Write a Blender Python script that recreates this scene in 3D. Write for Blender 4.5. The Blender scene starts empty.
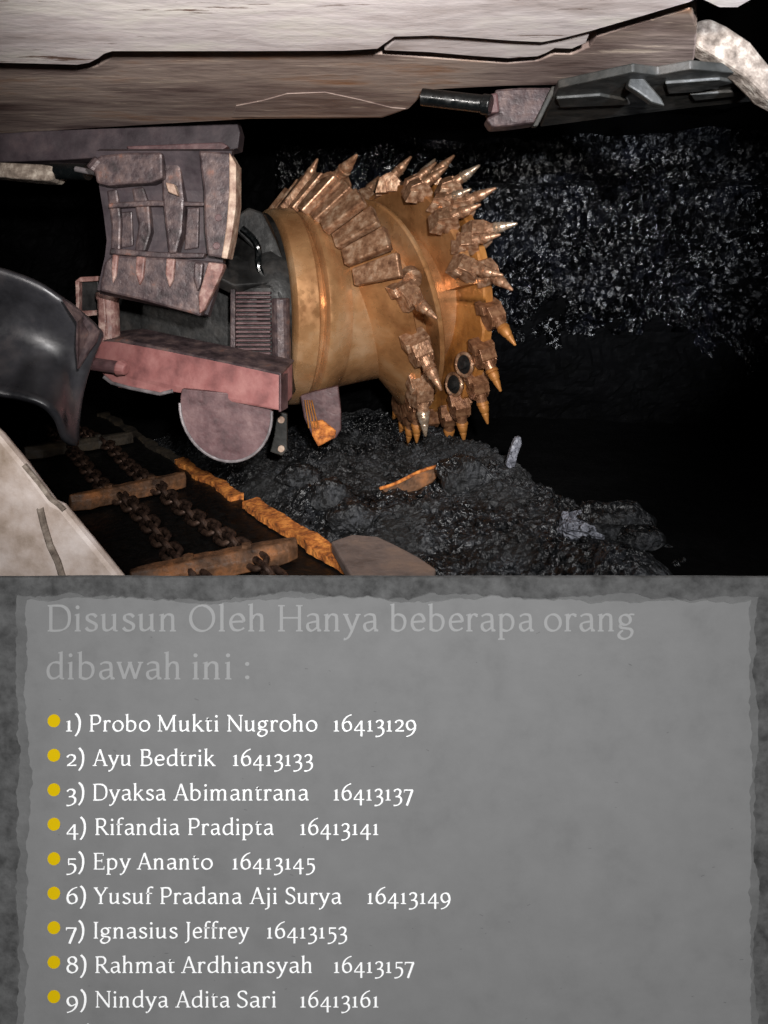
import bpy, bmesh, math, random
from mathutils import Vector, Matrix, noise
random.seed(7)
F = 640.0          # focal length in pixels of the 768x1024 frame
EYE = 1.6
C = bpy.context.scene.collection
D = bpy.data

def P(px, py, Y):
    return Vector(((px-384)/F*Y, Y, EYE-(py-288)/F*Y))
def onz(px, py, z):                     # point of the horizontal plane z
    Y = (EYE-z)*F/(py-288)
    return Vector(((px-384)/F*Y, Y, z))
def lin(c):
    return tuple(((v/255.0)/12.92 if v/255.0 <= .04045 else ((v/255.0+.055)/1.055)**2.4) for v in c)+(1,)

# ------------------------------------------------------------------ materials
def mat(name, cols, scale=6, rough=.6, metal=0, bump=.2, bscale=40, stretch=(1,1,1), spec=.5, pos=None, detail=6, rvar=0.15, bdist=.01):
    m = D.materials.new(name); m.use_nodes = True
    nt = m.node_tree; N = nt.nodes; L = nt.links; b = N['Principled BSDF']
    tc = N.new('ShaderNodeTexCoord'); mp = N.new('ShaderNodeMapping'); mp.inputs['Scale'].default_value = stretch
    L.new(tc.outputs['Object'], mp.inputs['Vector'])
    n1 = N.new('ShaderNodeTexNoise'); n1.inputs['Scale'].default_value = scale; n1.inputs['Detail'].default_value = detail
    n1.inputs['Roughness'].default_value = .62
    L.new(mp.outputs[0], n1.inputs['Vector'])
    r = N.new('ShaderNodeValToRGB'); e = r.color_ramp.elements
    k = len(cols); pos = pos or [.3+.4*i/max(1, k-1) for i in range(k)]
    e[0].position = pos[0]; e[0].color = lin(cols[0])
    e[1].position = pos[-1]; e[1].color = lin(cols[-1])
    for i in range(1, k-1):
        x = e.new(pos[i]); x.color = lin(cols[i])
    L.new(n1.outputs['Fac'], r.inputs['Fac']); L.new(r.outputs['Color'], b.inputs['Base Color'])
    n2 = N.new('ShaderNodeTexNoise'); n2.inputs['Scale'].default_value = bscale; n2.inputs['Detail'].default_value = 5
    L.new(mp.outputs[0], n2.inputs['Vector'])
    if bump:
        bp = N.new('ShaderNodeBump'); bp.inputs['Strength'].default_value = bump; bp.inputs['Distance'].default_value = bdist
        L.new(n2.outputs['Fac'], bp.inputs['Height']); L.new(bp.outputs[0], b.inputs['Normal'])
    mr = N.new('ShaderNodeMapRange'); mr.inputs['To Min'].default_value = max(.02, rough-rvar); mr.inputs['To Max'].default_value = min(1, rough+rvar)
    mr.inputs['From Min'].default_value = .3; mr.inputs['From Max'].default_value = .7
    L.new(n2.outputs['Fac'], mr.inputs['Value']); L.new(mr.outputs[0], b.inputs['Roughness'])
    b.inputs['Metallic'].default_value = metal
    b.inputs['Specular IOR Level'].default_value = spec
    return m

def scratches(m, col, sc=9, thr=.66):
    nt = m.node_tree; N = nt.nodes; L = nt.links; b = N['Principled BSDF']
    tc = [n for n in N if n.type == 'TEX_COORD'][0]
    mp = N.new('ShaderNodeMapping'); mp.inputs['Scale'].default_value = (.35, 3.4, 1); mp.inputs['Rotation'].default_value = (0, 0, .05); L.new(tc.outputs['Object'], mp.inputs[0])
    n = N.new('ShaderNodeTexNoise'); n.inputs['Scale'].default_value = sc; n.inputs['Detail'].default_value = 8; n.inputs['Roughness'].default_value = .7; L.new(mp.outputs[0], n.inputs['Vector'])
    r = N.new('ShaderNodeMapRange'); r.inputs['From Min'].default_value = thr; r.inputs['From Max'].default_value = thr+.04; L.new(n.outputs['Fac'], r.inputs['Value'])
    mx = N.new('ShaderNodeMix'); mx.data_type = 'RGBA'; mx.inputs[7].default_value = lin(col)
    src = b.inputs['Base Color'].links[0].from_socket
    L.new(r.outputs[0], mx.inputs[0]); L.new(src, mx.inputs[6]); L.new(mx.outputs[2], b.inputs['Base Color'])

def coal_mat(name, cols, scale, rough, spec, vs, facet=1.1, patch=2.2):
    m = mat(name, cols, scale=scale, rough=rough, bump=.9, bscale=26, spec=spec, bdist=.04, rvar=.2)
    nt = m.node_tree; N = nt.nodes; L = nt.links; b = N['Principled BSDF']
    tc = [n for n in N if n.type == 'TEX_COORD'][0]
    v = N.new('ShaderNodeTexVoronoi'); v.inputs['Scale'].default_value = vs; L.new(tc.outputs['Object'], v.inputs['Vector'])
    bp0 = [n for n in N if n.type == 'BUMP'][0]
    n3 = N.new('ShaderNodeTexNoise'); n3.inputs['Scale'].default_value = patch; n3.inputs['Detail'].default_value = 4; L.new(tc.outputs['Object'], n3.inputs['Vector'])
    mr = N.new('ShaderNodeMapRange'); mr.inputs['From Min'].default_value = .38; mr.inputs['From Max'].default_value = .62; mr.inputs['To Min'].default_value = rough*.7; mr.inputs['To Max'].default_value = min(1, rough*2.3)
    L.new(n3.outputs['Fac'], mr.inputs['Value']); L.new(mr.outputs[0], b.inputs['Roughness'])
    sx = N.new('ShaderNodeSeparateColor'); L.new(v.outputs['Color'], sx.inputs[0])
    bp = N.new('ShaderNodeBump'); bp.inputs['Strength'].default_value = .35; bp.inputs['Distance'].default_value = .02
    L.new(v.outputs['Distance'], bp.inputs['Height']); L.new(bp0.outputs[0], bp.inputs['Normal'])
    # every cleavage facet has a direction of its own
    v2 = N.new('ShaderNodeTexVoronoi'); v2.inputs['Scale'].default_value = vs*2.2
    mp2 = N.new('ShaderNodeMapping'); mp2.inputs['Scale'].default_value = (1, 1, .6); L.new(tc.outputs['Object'], mp2.inputs['Vector']); L.new(mp2.outputs[0], v2.inputs['Vector'])
    sb = N.new('ShaderNodeVectorMath'); sb.operation = 'SUBTRACT'; sb.inputs[1].default_value = (.5, .5, .5); L.new(v2.outputs['Color'], sb.inputs[0])
    sc = N.new('ShaderNodeVectorMath'); sc.operation = 'SCALE'; sc.inputs['Scale'].default_value = facet; L.new(sb.outputs[0], sc.inputs[0])
    ad = N.new('ShaderNodeVectorMath'); ad.operation = 'ADD'; L.new(bp.outputs[0], ad.inputs[0]); L.new(sc.outputs[0], ad.inputs[1])
    no = N.new('ShaderNodeVectorMath'); no.operation = 'NORMALIZE'; L.new(ad.outputs[0], no.inputs[0])
    L.new(no.outputs[0], b.inputs['Normal'])
    return m

M = {}
M['coal'] = coal_mat('coal_face_material', [(2,2,3),(6,6,8),(22,24,32)], 2.2, .15, .8, 15, 1.5, 1.3)
M['coal_dull'] = coal_mat('loose_coal_material', [(8,8,9),(20,21,23),(48,50,54)], 6, .34, .6, 34)
M['coal_floor'] = mat('coal_dust_material', [(3,3,3),(7,7,8),(14,14,15)], scale=5, rough=.8, bump=.6, bscale=30, spec=.1)
M['coal_bright'] = coal_mat('pale_glint_coal_material', [(50,52,58),(110,112,122),(170,172,180)], 12, .35, .6, 60)  # pale greys put the glint of the coal into its base colour
M['shade_coal'] = mat('painted_shade_coal', [(2,2,2),(5,5,6),(9,9,10)], scale=4, rough=.85, bump=.6, bscale=14, spec=.08)  # matte near-black: shade of the undercut wall put into its colour
M['rock'] = mat('dark_roof_material', [(2,2,2),(6,6,6)], scale=3, rough=.9, bump=.5, spec=.1)
M['canopy'] = mat('pale_painted_steel', [(150,132,124),(206,194,192),(232,222,222),(246,240,232)], scale=3.2, rough=.55, bump=.3, bscale=14, stretch=(.6,1.2,1), pos=[.28,.42,.54,.68], bdist=.01, metal=0, spec=.4)
M['canopy2'] = mat('brown_stained_steel', [(92,72,68),(140,122,116),(176,158,148),(160,118,90)], scale=3, rough=.55, bump=.32, bscale=14, stretch=(.45,1.5,1), pos=[.30,.43,.56,.68], bdist=.012, spec=.35)
scratches(M['canopy'], (120,96,84), 6, .60); scratches(M['canopy2'], (206,188,172), 6, .60)
M['canopy_dark'] = mat('dark_greasy_and_shade_steel', [(38,32,36),(58,50,54),(78,66,68)], scale=6, rough=.5, bump=.35, bscale=14, spec=.35)  # greasy steel; behind the grid it also paints recess shade
M['soot'] = mat('sooty_steel', [(12,12,12),(25,25,25),(50,47,45)], scale=8, rough=.5, bump=.4, bscale=22, spec=.35)
M['greengrey'] = mat('grimy_green_grey_steel', [(22,23,22),(40,40,38),(62,58,54)], scale=7, rough=.55, bump=.35, bscale=20)
M['blackrod'] = mat('black_glossy_rubber', [(6,8,9),(12,15,16)], scale=6, rough=.25, bump=.1, spec=.6)
M['chalk'] = mat('chalky_crusted_steel', [(62,52,44),(118,106,96),(170,160,148)], scale=22, rough=.85, bump=.8, bscale=34)
M['cowl'] = mat('purple_brown_cast_steel', [(34,27,29),(66,54,56),(94,78,76),(120,76,60)], scale=13, rough=.5, bump=.5, bscale=30, metal=.2, pos=[.3,.47,.62,.78])
M['cowl_edge'] = mat('rust_edged_steel', [(108,76,64),(160,134,118),(204,184,164)], scale=18, rough=.55, bump=.4, bscale=30)
M['gold'] = mat('ochre_coated_steel', [(122,78,44),(184,133,87),(214,174,132)], scale=2.6, rough=.36, bump=.12, bscale=22, metal=.5, pos=[.28,.5,.72])
M['barrel'] = mat('beige_polished_drum_steel', [(136,90,54),(192,145,101),(230,194,156)], scale=2.4, rough=.30, bump=.10, bscale=18, metal=.5, pos=[.28,.5,.72])
M['orange'] = mat('orange_rust_steel', [(98,60,28),(160,104,50),(188,132,72)], scale=4.5, rough=.5, bump=.25, bscale=34, metal=.2)
M['bronze'] = mat('bronze_worn_steel', [(98,66,48),(160,120,92),(210,178,150)], scale=20, rough=.38, bump=.35, bscale=50, metal=.5)
M['brown'] = mat('brown_worn_steel', [(70,44,32),(128,88,62),(170,128,96)], scale=16, rough=.42, bump=.35, bscale=40, metal=.4)
M['tip'] = mat('bright_tool_steel', [(140,110,84),(196,172,148),(236,224,208)], scale=20, rough=.28, bump=.15, bscale=60, metal=.7)
M['pink'] = mat('dusty_red_paint', [(92,56,56),(134,86,84),(158,112,108)], scale=7, rough=.6, bump=.25, bscale=26, pos=[.28,.5,.72])
M['pinkdark'] = mat('dull_plum_steel', [(54,36,38),(84,60,62),(108,84,84)], scale=12, rough=.55, bump=.3, bscale=30)
M['rustpink'] = mat('pink_rusted_pipe', [(78,50,46),(122,88,82),(172,148,138)], scale=20, rough=.6, bump=.4)
M['blade'] = mat('dark_smooth_blade_steel', [(34,34,37),(52,52,56),(78,74,76)], scale=5, rough=.36, bump=.2, bscale=14, metal=.2)
M['rim'] = mat('scraped_edge_steel', [(96,90,92),(150,144,146)], scale=16, rough=.4, bump=.2, metal=.4)
M['fore'] = mat('pale_scuffed_plate', [(120,102,84),(168,152,142),(196,184,178)], scale=7, rough=.6, bump=.4, bscale=12, pos=[.25,.45,.65], bdist=.02)
M['rail'] = mat('orange_rusted_rail', [(54,28,12),(164,92,36),(214,136,62)], scale=24, rough=.8, bump=.8, bscale=70, pos=[.3,.46,.62])
M['rail_worn'] = mat('brown_rusted_bar', [(40,28,20),(98,68,46),(156,100,58)], scale=10, rough=.6, bump=.5, bscale=40)
M['bar_dim'] = mat('mud_brown_bar', [(24,20,16),(54,46,36),(78,66,50)], scale=10, rough=.7, bump=.4)
M['chain'] = mat('dark_wet_chain_steel', [(26,20,18),(58,44,38),(96,74,62)], scale=22, rough=.35, bump=.3, metal=.5)
M['pan'] = mat('black_conveyor_deck', [(5,5,5),(12,11,10),(34,22,14)], scale=5, rough=.5, bump=.6, bscale=30, pos=[.3,.6,.85], spec=.3)
M['taupe'] = mat('taupe_mud_plate', [(80,70,66),(112,98,92),(134,112,98)], scale=5, rough=.6, bump=.2)
# board
M['backing'] = mat('rough_grey_card', [(58,58,58),(80,80,80),(94,94,94)], scale=30, rough=.95, bump=.6, bscale=60, spec=.1, bdist=.004)
M['paper'] = mat('grey_handmade_paper', [(112,112,112),(118,118,118),(122,122,122)], scale=14, rough=.95, bump=.25, bscale=30, spec=.05, pos=[.25,.45,.7], bdist=.003)
M['under'] = mat('darker_grey_paper', [(92,92,92),(100,100,100),(108,108,108)], scale=14, rough=.95, bump=.5, bscale=60, spec=.05, bdist=.003)
M['white'] = mat('white_ink', [(250,250,250),(252,252,252)], rough=.9, bump=0, spec=.0)
M['greyink'] = mat('light_grey_ink', [(146,146,146),(148,148,148)], rough=.9, bump=0, spec=.0)
M['yellow'] = mat('mustard_ink', [(204,172,10),(206,174,14)], rough=.9, bump=0, spec=.0)

# ------------------------------------------------------------------ object helpers
def rootloc(o):
    v = Vector((0,0,0))
    while o is not None:
        v += o.location; o = o.parent
    return v
def obj(name, verts, faces, m, parent=None, smooth=False, bevel=0, seg=2, mods=None, world=True):
    me = D.meshes.new(name)
    off = rootloc(parent) if (parent and world) else Vector((0,0,0))
    me.from_pydata([tuple(Vector(v)-off) for v in verts], [], faces)
    bm = bmesh.new(); bm.from_mesh(me); bmesh.ops.remove_doubles(bm, verts=bm.verts, dist=1e-6)
    bmesh.ops.recalc_face_normals(bm, faces=bm.faces); bm.to_mesh(me); bm.free()
    me.materials.append(m)
    if smooth:
        for p in me.polygons: p.use_smooth = True
    o = D.objects.new(name, me); C.objects.link(o)
    if parent: o.parent = parent
    if bevel:
        b = o.modifiers.new('b', 'BEVEL'); b.width = bevel; b.segments = seg; b.limit_method = 'ANGLE'; b.angle_limit = math.radians(35)
    if smooth and bevel == 0:
        try:
            me.set_sharp_from_angle(angle=math.radians(38))
        except Exception: pass
    return o
def tag(o, label=None, cat=None, group=None, kind=None):
    if label: o['label'] = label
    if cat: o['category'] = cat
    if group: o['group'] = group
    if kind: o['kind'] = kind
    return o
def thing(name, loc, label, cat, group=None):
    e = D.objects.new(name, None); e.empty_display_size = .1; e.location = loc; C.objects.link(e)
    return tag(e, label, cat, group)

def extrude(pts, vec):
    n = len(pts); v = [Vector(p) for p in pts]+[Vector(p)+vec for p in pts]
    f = [list(range(n)), list(range(2*n-1, n-1, -1))]+[[i, (i+1) % n, n+(i+1) % n, n+i] for i in range(n)]
    return v, f
def prism(pts, Y, t):                    # outline seen at distance Y (number or per-point), extruded away
    w = [P(p[0], p[1], (Y if not hasattr(Y, '__len__') else Y[i])) for i, p in enumerate(pts)]
    return extrude(w, Vector((0, t, 0)))
def slab(pts, h, t):                     # outline on the underside plane EYE+h, extruded upward
    return extrude([onz(x, y, EYE+h) for x, y in pts], Vector((0, 0, t)))
def join(*vf):
    V = []; Fs = []
    for v, f in vf:
        k = len(V); V += list(v); Fs += [[i+k for i in q] for q in f]
    return V, Fs
def box(cx, cy, cz, sx, sy, sz, R=None):
    v = []
    for x in (-1, 1):
        for y in (-1, 1):
            for z in (-1, 1):
                q = Vector((x*sx/2, y*sy/2, z*sz/2))
                if R is not None: q = R @ q
                v.append(q+Vector((cx, cy, cz)))
    return v, [[0,1,3,2],[4,6,7,5],[0,4,5,1],[2,3,7,6],[0,2,6,4],[1,5,7,3]]
def tube(a, b, r, n=20, r2=None, cap=True):
    a = Vector(a); b = Vector(b); d = (b-a).normalized(); r2 = r if r2 is None else r2
    s = d.orthogonal().normalized(); t = d.cross(s)
    v = [a+(s*math.cos(k*2*math.pi/n)+t*math.sin(k*2*math.pi/n))*r for k in range(n)]
    v += [b+(s*math.cos(k*2*math.pi/n)+t*math.sin(k*2*math.pi/n))*r2 for k in range(n)]
    f = [[i, (i+1) % n, n+(i+1) % n, n+i] for i in range(n)]
    if cap: f += [list(range(n))[::-1], list(range(n, 2*n))]
    return v, f
def lathe(prof, n=28, axis='z'):         # prof: (s, r)
    v = []; f = []
    for s, r in prof:
        for k in range(n):
            q = 2*math.pi*k/n; v.append(Vector((r*math.cos(q), r*math.sin(q), s)))
    for j in range(len(prof)-1):
        for k in range(n):
            f.append([j*n+k, j*n+(k+1) % n, (j+1)*n+(k+1) % n, (j+1)*n+k])
    f.append(list(range(n))[::-1]); f.append([(len(prof)-1)*n+k for k in range(n)])
    return v, f
def torus_path(pts, r, n=8, closed=True):
    N = len(pts); v = []; f = []
    for i in range(N):
        a = pts[(i-1) % N] if closed or i else pts[0]; b = pts[(i+1) % N] if closed or i < N-1 else pts[-1]
        d = (b-a).normalized(); s = d.cross(Vector((.13,.21,.97))).normalized(); t = d.cross(s)
        for k in range(n):
            q = 2*math.pi*k/n; v.append(pts[i]+s*math.cos(q)*r+t*math.sin(q)*r)
    for i in range(N if closed else N-1):
        j = (i+1) % N
        for k in range(n): f.append([i*n+k, i*n+(k+1) % n, j*n+(k+1) % n, j*n+k])
    return v, f
def nz(p, s=1.0): return noise.noise(Vector(p)*s)

# ------------------------------------------------------------------ camera
cam = D.cameras.new('camera'); co = D.objects.new('camera', cam); C.objects.link(co)
cam.sensor_fit = 'VERTICAL'; cam.sensor_height = 32; cam.sensor_width = 24
cam.lens = 32*F/1024; cam.shift_y = -224/1024
co.location = (0, 0, EYE); co.rotation_euler = (math.pi/2, 0, 0); cam.clip_start = .05
bpy.context.scene.camera = co

# ------------------------------------------------------------------ setting
FZ = .36      # level of the coal bench the machine stands on
def grid(nx, ny, fn):
    v = [fn(i/(nx-1), j/(ny-1)) for j in range(ny) for i in range(nx)]
    f = [[j*nx+i, j*nx+i+1, (j+1)*nx+i+1, (j+1)*nx+i] for j in range(ny-1) for i in range(nx-1)]
    return v, f
YS = [-4, 1.40, 1.405]
def floor_fn():
    V = []; Fs = []
    ys = [-4, -1, 1.42, 1.43]+[1.5+.14*k for k in range(50)]
    xs = [-6+.15*k for k in range(81)]
    for y in ys:
        for x in xs:
            z = 0 if y <= 1.42 else FZ+.03*nz((x, y, 0), 1.7)
            V.append((x, y, z))
    n = len(xs)
    for j in range(len(ys)-1):
        for i in range(n-1): Fs.append([j*n+i, j*n+i+1, (j+1)*n+i+1, (j+1)*n+i])
    return V, Fs
tag(obj('floor', *floor_fn(), M['coal_floor']), kind='structure')
def wall_fn(u, w):
    x = -4.6+u*10.0; z = .2+w*2.85
    base = 5.75-.05*x-.06*max(0, x-1)**1.3
    up = 1/(1+math.exp(-(z-1.55)*7))
    y = base+.42*(1-up)*min(1, max(0, (x+.5)/1.0))
    y += 1.3/(1+math.exp((x+1.3)*4))
    y += .22*nz((x*1.1, z*1.6, 3.3))+.14*nz((x*2.6, z*3.1, 1.3))+.055*nz((x*9, z*8, 4.3))+.03*nz((x*19, z*15, 9.1))
    y += random.uniform(-.01, .01)
    # seam ledge near the top and a dark slot
    if 2.50 < z < 2.60 and x > .4: y -= .12
    if z >= 2.60: y += .12
    return (x, y, z)
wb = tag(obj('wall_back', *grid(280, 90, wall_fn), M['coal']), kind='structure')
wb.data.materials.append(M['shade_coal'])
for p in wb.data.polygons:      # lower and left faces go near-black: shade painted onto the coal
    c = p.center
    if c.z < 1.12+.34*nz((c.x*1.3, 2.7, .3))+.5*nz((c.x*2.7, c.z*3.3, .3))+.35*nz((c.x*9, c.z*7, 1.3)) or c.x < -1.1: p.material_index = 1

def lwall(u, w):
    y = 1.6+u*6.2; z = .1+w*3
    return (-4.3+.15*nz((y*2, z*2, 0)), y, z)
tag(obj('wall_left', *grid(30, 20, lwall), M['rock']), kind='structure')
def rwall(u, w):
    y = 1.7+u*4.2; z = .1+w*3
    return (4.6+.2*nz((y*2, z*2, 5))+.05*nz((y*9, z*9, 5)), y, z)
tag(obj('wall_right', *grid(60, 45, rwall), M['coal_floor']), kind='structure')
def ceil_fn(u, w):
    x = -4.6+9.6*u; y = .9+w*7
    return (x, y, 2.98+.08*nz((x*2, y*2, 7)))
tag(obj('ceiling', *grid(40, 30, ceil_fn), M['rock']), kind='structure')

# ------------------------------------------------------------------ conveyor frame
O = Vector((-.85, 3.64, 0)); dd = Vector((.6, -.8, 0)); nn = Vector((.8, .6, 0))
def K(al, n, z): return O+dd*al+nn*n+Vector((0, 0, z))
RC = Matrix(((dd.x, nn.x, 0), (dd.y, nn.y, 0), (0, 0, 1)))
# coal heap beside the conveyor
def heap_h(x, y):
    p = Vector((x, y, 0))-O; al = p.dot(dd); n = p.dot(nn)
    t = max(0, min(1, (n+.02)/.28)); t = t*t*(3-2*t)
    edge = 1.72-.50*max(0, al-.45)+.10*nz((al*2.2, 1.7, 0))
    g = max(0, min(1, (edge+.22-n)/.42)); g = g*g*(3-2*g)
    a = max(0, min(1, (al+2.6)/1.0))
    h = (.15+.11*math.exp(-((n-edge+.3)/.30)**2)+.06*nz((x*2.3, y*2.3, 2.2)))*t*g*a
    if al > .55: h *= max(.25, 1-(al-.55)*1.2*max(0, 1-n*1.6))
    h += (.035*nz((x*8, y*8, 1))+.022*nz((x*17, y*17, 4)))*min(1, t*g*2)
    return FZ-.02+max(h, -.05)
def heap_fn(u, w):
    al = -2.0+u*4.5; n = -.06+w*1.9
    p = O+dd*al+nn*n
    if p.y > 5.1: p.y = 5.1
    return (p.x+random.uniform(-.008,.008), p.y+random.uniform(-.008,.008), heap_h(p.x, p.y)+random.uniform(-.006, .006))
tag(obj('coal_heap', *grid(190, 80, heap_fn), M['coal_dull']),
    'long heap of loose black coal between the conveyor and the coal face', 'coal heap', kind='stuff')

def lump_mesh(r, seed, sub=2, squash=(1, 1, .75)):
    bm = bmesh.new(); bmesh.ops.create_icosphere(bm, subdivisions=sub, radius=1)
    for v in bm.verts:
        k = 1+.42*noise.noise(v.co*1.4+Vector((seed*3.1, seed, 0)))+.18*noise.noise(v.co*3.7+Vector((0, seed, seed)))
        v.co = Vector((v.co.x*squash[0], v.co.y*squash[1], v.co.z*squash[2]))*r*k
    V = [v.co.copy() for v in bm.verts]; Fs = [[q.index for q in f.verts] for f in bm.faces]; bm.free()
    return V, Fs
# loose fines and fragments (nobody could count them): one object
parts = []
rs = random.Random(11)
protos = [lump_mesh(1, k, 1) for k in range(6)]
for i in range(1900):
    al = rs.uniform(-1.6, 1.9); n = rs.uniform(.08, 1.55)
    if rs.random() < .35: n = rs.gauss(1.1, .18)
    p = O+dd*al+nn*n; r = rs.choice([.008, .011, .014, .02, .028])
    if n < .15: r = .012
    if p.y > 5.05: continue
    V, Fs = protos[i % 6]; z = heap_h(p.x, p.y)
    R = Matrix.Rotation(rs.uniform(0, 6), 3, 'Z') @ Matrix.Rotation(rs.uniform(0, 6), 3, 'X')
    parts.append(([R @ (v*r)+Vector((p.x, p.y, z+r*.3)) for v in V], Fs))
tag(obj('coal_fragments', *join(*parts), M['coal_dull']), 'small black coal fragments strewn over the coal heap', 'coal', kind='stuff')

LUMPS = [
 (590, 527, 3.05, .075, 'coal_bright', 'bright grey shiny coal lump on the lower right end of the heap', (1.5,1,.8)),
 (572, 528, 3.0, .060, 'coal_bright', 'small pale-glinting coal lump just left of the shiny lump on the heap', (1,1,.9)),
 (615, 526, 3.1, .10, 'coal_dull', 'wide dark coal lump right of the pale-glinting lump on the heap', (1.5,1,.8)),
 (641, 540, 2.95, .065, 'coal_dull', 'dark coal lump low at the right foot of the heap', (1.2,1,.8)),
 (463, 477, 3.9, .11, 'coal_dull', 'large blunt coal lump on the heap below the cutting drum', (1.2,1,1)),
 (330, 497, 3.3, .10, 'coal_dull', 'rounded coal lump in the middle of the floor below the steel flap', (1.2,1,.8)),
 (352, 520, 3.0, .095, 'coal_dull', 'faceted coal lump beside the orange rail above the taupe plate', (1.3,1,.8)),
 (300, 478, 3.6, .09, 'coal_dull', 'coal lump on the floor behind the broken orange rail', (1.4,1,.7)),
]
def on_heap(px, py):
    Y = 2.0
    while Y < 5.2:
        p = P(px, py, Y)
        if p.z <= heap_h(p.x, p.y): return p
        Y += .01
    return p
for px, py, Y, r, mm, lab, sq in LUMPS:
    V, Fs = lump_mesh(r, px*.37, 3, sq); p = on_heap(px, py+5); p.z += r*.4
    e = thing('coal_lump', p, lab, 'coal lump'); 
    D.objects.remove(e)
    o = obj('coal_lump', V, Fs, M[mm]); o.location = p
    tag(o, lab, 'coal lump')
# upright sliver of coal
ys = on_heap(511, 468).y
sl = [P(x, y, ys) for x, y in ((506,466),(511,449),(516,438),(521,437),(522,444),(518,455),(514,472))]
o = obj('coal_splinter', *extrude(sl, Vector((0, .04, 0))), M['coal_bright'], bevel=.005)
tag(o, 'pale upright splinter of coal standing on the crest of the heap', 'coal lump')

# ------------------------------------------------------------------ conveyor
ZC = .43
cv = thing('chain_conveyor_pan', K(0, -.5, FZ), 'dark steel conveyor trough with an orange rusted side rail running diagonally', 'conveyor')
obj('deck', *box(*K(-.6, -.47, .385), 4.7, 1.0, .03, RC), M['pan'], cv)
# side rail, ragged rusted lip
def rail(al0, al1, w, h, zz, seed, taper=0):
    V = []; Fs = []; n = int((al1-al0)/.01)
    for i in range(n+1):
        t = i/n; al = al0+(al1-al0)*t
        e0 = .03*nz((al*5.3, seed, .37))+.008*nz((al*13.7, seed, .73))+.006*nz((al*37, seed, .2)); e1 = .03*nz((al*4.7, seed+9, .61))+.009*nz((al*12.1, seed, 5.3))+.006*nz((al*37, seed, 3.4))
        ww = w*(1-taper*(1-t)); hh = .012*nz((al*7, seed, 8.4))
        V += [K(al, -ww/2+e0, zz-.035), K(al, -ww/2+e0, zz+hh), K(al, ww/2+e1, zz+hh+.01), K(al, ww/2+e1, zz-.035)]
    for i in range(n):
        for k in range(4): Fs.append([i*4+k, i*4+(k+1) % 4, i*4+4+(k+1) % 4, i*4+4+k])
    Fs += [[3,2,1,0], [n*4, n*4+1, n*4+2, n*4+3]]
    return V, Fs
o = obj('side_rail', *rail(-3.0, -.95, .06, .05, .42, 3.61), M['bar_dim'], cv); o['label'] = 'dull brown far length of the rail'  # far length in a darker, duller brown
o = obj('side_rail', *rail(-.95, .03, .06, .05, .425, 3.37), M['rail'], cv); o['label'] = 'bright orange rusted middle length of the rail'
o = obj('side_rail', *rail(.20, 1.9, .085, .05, .445, 4.43), M['rail'], cv); o['label'] = 'bright orange rusted near length of the rail'

def flight(al, n0, n1, m, lab, skew=0, h=.055, w=.1):
    a = K(al+skew, n0, ZC+.015); b = K(al-skew, n1, ZC+.015)
    mid = (a+b)/2; L = (b-a).length; X = (b-a).normalized(); Z = Vector((0,0,1)); Yv = Z.cross(X)
    R = Matrix((X, Yv, Z)).transposed()
    e = thing('conveyor_flight_bar', (mid.x, mid.y, ZC-.03), lab, 'scraper bar', 'scraper bars across the conveyor')
    prof = [(-w/2, -.03), (-w/2, h*.45), (-w*.25, h), (w*.25, h), (w/2, h*.45), (w/2, -.03)]
    V = []; n = 14
    for i in range(n+1):
        t = i/n; ee = min(1, .45+min(t, 1-t)*5)
        for y, z in prof:
            V.append(mid+R @ Vector(((t-.5)*L, y*ee+.006*nz((t*9, al, y*30)), z+.006*nz((t*11, al, z*30)))))
    k = len(prof); Fs = [[i*k+j, i*k+(j+1) % k, (i+1)*k+(j+1) % k, (i+1)*k+j] for i in range(n) for j in range(k)]
    Fs += [list(range(k))[::-1], [n*k+j for j in range(k)]]
    obj('bar', V, Fs, m, e, bevel=.006)
    for s in (-.12, .12):
        q = mid+R @ Vector((s, 0, h))
        obj('bolt', *tube(q-Vector((0,0,.01)), q+Vector((0,0,.014)), .022, 6), m, e)
    return e
flight(-.33, -.80, -.16, M['rail_worn'], 'brown rusted scraper bar across the middle of the conveyor chains', .03)
flight(.88, -.80, -.12, M['rail_worn'], 'orange-brown scraper bar nearest the board, across the chains', -.05, w=.12)
flight(-1.64, -.84, -.10, M['bar_dim'], 'dim mud-brown scraper bar, furthest back, behind the curved blade tip', .03)
# chains
def link_mesh():
    pts = []
    L = .058; r = .034
    for k in range(9): q = -math.pi/2+math.pi*k/8; pts.append(Vector((L/2+r*math.cos(q), r*math.sin(q), 0)))
    for k in range(9): q = math.pi/2+math.pi*k/8; pts.append(Vector((-L/2+r*math.cos(q), r*math.sin(q), 0)))
    return torus_path(pts, .0135, 8)
lm = obj('link', *link_mesh(), M['chain'], smooth=True, world=False).data
D.objects.remove(D.objects['link'])
for n0, lab in ((-.56, 'left-hand of two dark steel chains along the conveyor trough'), (-.33, 'right-hand of two dark steel chains, nearer the orange rail')):
    e = thing('conveyor_chain', K(0, n0, ZC), lab, 'chain', 'twin conveyor chains')
    al = -2.3; i = 0
    while al < 1.5:
        o = D.objects.new('link', lm); C.objects.link(o); o.parent = e
        tilt = .5 if i % 2 else -1.0
        sag = .012*math.sin(al*5+n0*9); side = .014*math.sin(al*3.3+n0*20)
        Mx = Matrix.Translation(K(al, n0+side, ZC+.018+sag)-e.location) @ RC.to_4x4() @ Matrix.Rotation(tilt, 4, 'X') @ Matrix.Rotation(rs.uniform(-.08, .08), 4, 'Z')
        o.matrix_local = Mx
        al += .088; i += 1
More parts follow.
